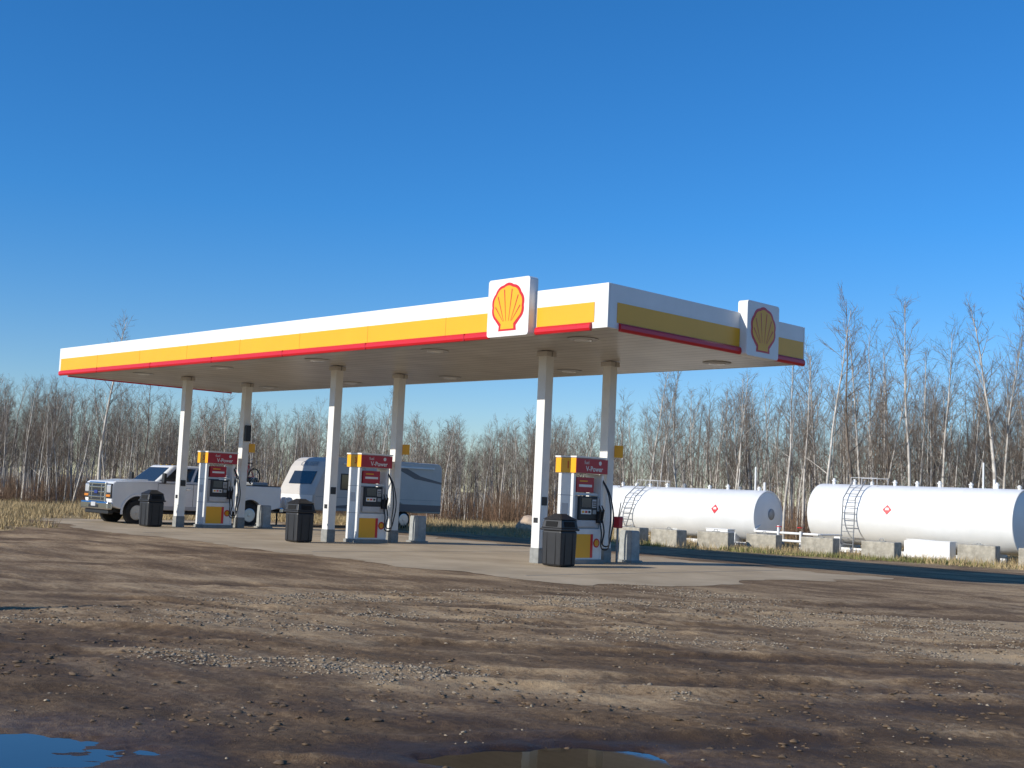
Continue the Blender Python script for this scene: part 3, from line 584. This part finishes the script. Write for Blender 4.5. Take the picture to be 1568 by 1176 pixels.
# ------------------------------------------------------------ trees
BARK=new_mat("aspen_bark",(.70,.65,.57),.85,vscale=3.,col2=(.30,.26,.215)); TWIG=new_mat("twigs",(.26,.205,.155),.9,vscale=2,col2=(.135,.105,.08)); TWR=new_mat("brush_twigs",(.26,.15,.09),.9,vscale=1,col2=(.16,.11,.065))
def make_tree(seed,H=9.,white=True,dens=1.,spread=1.,lo=False):
    R=random.Random(seed); V=[];F=[];MI=[]
    def seg(pts,rads,n,mi):
        k0=len(V)
        for i,(p,r) in enumerate(zip(pts,rads)):
            d=(pts[min(i+1,len(pts)-1)]-pts[max(i-1,0)]).normalized(); a=d.orthogonal().normalized(); b_=d.cross(a)
            for k in range(n):
                t=2*math.pi*k/n; V.append(p+(a*math.cos(t)+b_*math.sin(t))*r)
        for i in range(len(pts)-1):
            for k in range(n): F.append((k0+i*n+k,k0+i*n+(k+1)%n,k0+(i+1)*n+(k+1)%n,k0+(i+1)*n+k)); MI.append(mi)
    def walk(p,d,L,ns,wob,upb):
        pts=[p.copy()]
        for i in range(ns):
            d=(d+Vector((R.gauss(0,wob),R.gauss(0,wob),R.gauss(0,wob)+upb))).normalized(); p=p+d*(L/ns); pts.append(p.copy())
        return pts
    r0=.0085*H*R.uniform(.8,1.2)
    tp=walk(Vector((0,0,-.3)),Vector((R.gauss(0,.03),R.gauss(0,.03),1)),H,12,.035,.04)
    seg(tp,[r0*(1-.93*i/12)+.004 for i in range(13)],6 if not lo else 4,0 if white else 1)
    nb=int(30*dens)
    for i in range(nb):
        f=.28+.70*((i+R.random())/nb)**.85; q=f*12; j=min(int(q),11); p=tp[j].lerp(tp[j+1],q-j)
        az=R.uniform(0,6.283); el=R.uniform(.4,1.0)+.3*f; L=H*R.uniform(.12,.22)*(1.25-f)*1.3*spread+.25
        if f<.45 and R.random()<.5: L*=.45
        d=Vector((math.cos(az)*math.cos(el),math.sin(az)*math.cos(el),math.sin(el))); bp_=walk(p,d,L,4,.12,.09); rb=max(.006,r0*.3*(1-f*.75))
        seg(bp_,[rb*(1-.8*k/4)+.0025 for k in range(5)],3,0 if (white and R.random()<.3) else 1)
        for s_ in range(R.randint(4,6) if not lo else 3):
            g=R.uniform(.2,1.)*4; j2=min(int(g),3); p2=bp_[j2].lerp(bp_[j2+1],g-j2); az2=az+R.gauss(0,1.0); el2=R.uniform(.1,1.3)
            d2=Vector((math.cos(az2)*math.cos(el2),math.sin(az2)*math.cos(el2),math.sin(el2))); L2=L*R.uniform(.2,.5)+.1; t2=walk(p2,d2,L2,2,.18,.08); seg(t2,[.006,.0045,.003],3,1)
            if lo: continue
            for q_ in range(2):
                p3=t2[0].lerp(t2[2],R.uniform(.3,1)); d3=(d2+Vector((R.gauss(0,.6),R.gauss(0,.6),R.gauss(0,.4)+.2))).normalized(); seg([p3,p3+d3*L2*.55],[.004,.0025],3,1)
    me=bpy.data.meshes.new("bare_tree_mesh"); me.from_pydata([tuple(v) for v in V],[],F); me.materials.append(BARK); me.materials.append(TWIG); me.polygons.foreach_set("material_index",MI); me.polygons.foreach_set("use_smooth",[True]*len(F)); me.update(); return me
trees=[make_tree(s,9.,white=(s%4!=0),dens=R_,spread=sp) for s,R_,sp in ((1,1,1),(2,1.1,.8),(3,1.2,1.1),(4,.9,.8),(5,1.1,1),(6,1.3,1.2),(7,.7,.7),(9,1.0,.9))]
far_trees=[make_tree(20+s,9.,white=(s%2==0),dens=.8,spread=1.,lo=True) for s in range(4)]
def make_brush(seed):
    R=random.Random(seed); segs=[]
    for i in range(34):
        p=Vector((R.gauss(0,.5),R.gauss(0,.5),-.3)); d=Vector((R.gauss(0,.2),R.gauss(0,.2),1)).normalized(); L=R.uniform(.8,2.3)
        m=p+d*L*.5; e_=m+(d+Vector((R.gauss(0,.15),R.gauss(0,.15),0)))*L*.5; segs+=[(p,m,.012,.008),(m,e_,.008,.003)]
        for k in range(5):
            q=p.lerp(e_,R.uniform(.3,.95)); segs.append((q,q+Vector((R.gauss(0,.22),R.gauss(0,.22),R.uniform(.1,.5))),.005,.002))
    V,F=tubes_data(segs,3); me=bpy.data.meshes.new("brush_mesh"); me.from_pydata(V,[],F); me.materials.append(TWR); me.update(); return me
brush=[make_brush(s) for s in range(4)]
forest=root("bare_aspen_forest"); under=root("underbrush")
def put(me,nm,x,y,s,parent,z=0,sz=None):
    o=bpy.data.objects.new(nm,me); o.location=(x,y,z); o.rotation_euler=(random.gauss(0,.025),random.gauss(0,.025),random.uniform(0,6.28)); o.scale=(s,s,sz or s); COL.objects.link(o); o.parent=parent; return o
def world(dep,t):
    return Cp.x-.7137*dep+.6997*dep*t, Cp.y+.6948*dep+.713*dep*t
def front(t): return np.interp(t,[-1,-.42,-.2,0,.15,.42,1],[70,62,62,62,61,60,60])
def hgt(t): return np.interp(t,[-1,-.42,-.3,-.2,0,.07,.1,.2,.27,.34,.42,1],[6.6,6.2,5.6,5.2,5.0,5.5,6.5,7.0,7.6,8.1,8.2,8.4])
cnt=0
for i in range(1850):
    t=random.uniform(-.78,.78); f=front(t); d=f+28*random.random()**1.3
    if t>.06 and random.random()<.42: continue
    x,y=world(d,t); x+=random.gauss(0,.3)
    h=((hgt(t)-1.6)*(.5*d/f+.5)+1.6)*random.uniform(.64,1.08)
    s=h/9*1.05; put(random.choice(trees),"bare_aspen",x,y,s*.95,forest,0,s); cnt+=1
for i in range(1400):
    t=random.uniform(-.72,.72); f=front(t); d=f+28+55*random.random(); x,y=world(d,t)
    h=((hgt(t)-1.6)*(.35*d/f+.6)+1.6)*random.uniform(.6,.92)
    s=h/9; put(random.choice(far_trees),"bare_aspen",x,y,s*1.15,forest,0,s)
for i in range(900):
    t=random.uniform(-.7,.7); f=front(t)-1.5; d=f+random.random()**1.6*45; x,y=world(d,t); put(random.choice(brush),"brush",x,y,random.uniform(.6,1.25)*(.8 if t<0 else .95),under)
sing=[(160,58,9.3,1),(222,59,7.1,3),(1000,60,8.2,1),(1050,60,8.4,4),(1205,58,9.4,0),(1262,57,11.2,6),(1315,58,12.,3),(1400,57,11.8,7),(1450,59,10.8,2),(1532,57,11.9,1),(580,60,6.5,4),(1130,60,8.2,7)]
for k in range(24):
    px=random.uniform(940,1800); sing.append((px,random.uniform(58,68),float(np.interp(px,[940,1100,1250,1350,1800],[7.4,8.2,10.,11.6,12.]))*random.uniform(.85,1.03),random.randrange(8)))
for px,dep,h,m in sing:
    x,y=world(dep,(px-784)/1876); o=put(trees[m],"bare_aspen_tree",x,y,h/9*.95,None,0,h/9)
    if px<300: o.rotation_euler=(0,0,1.2)
print("trees",cnt)
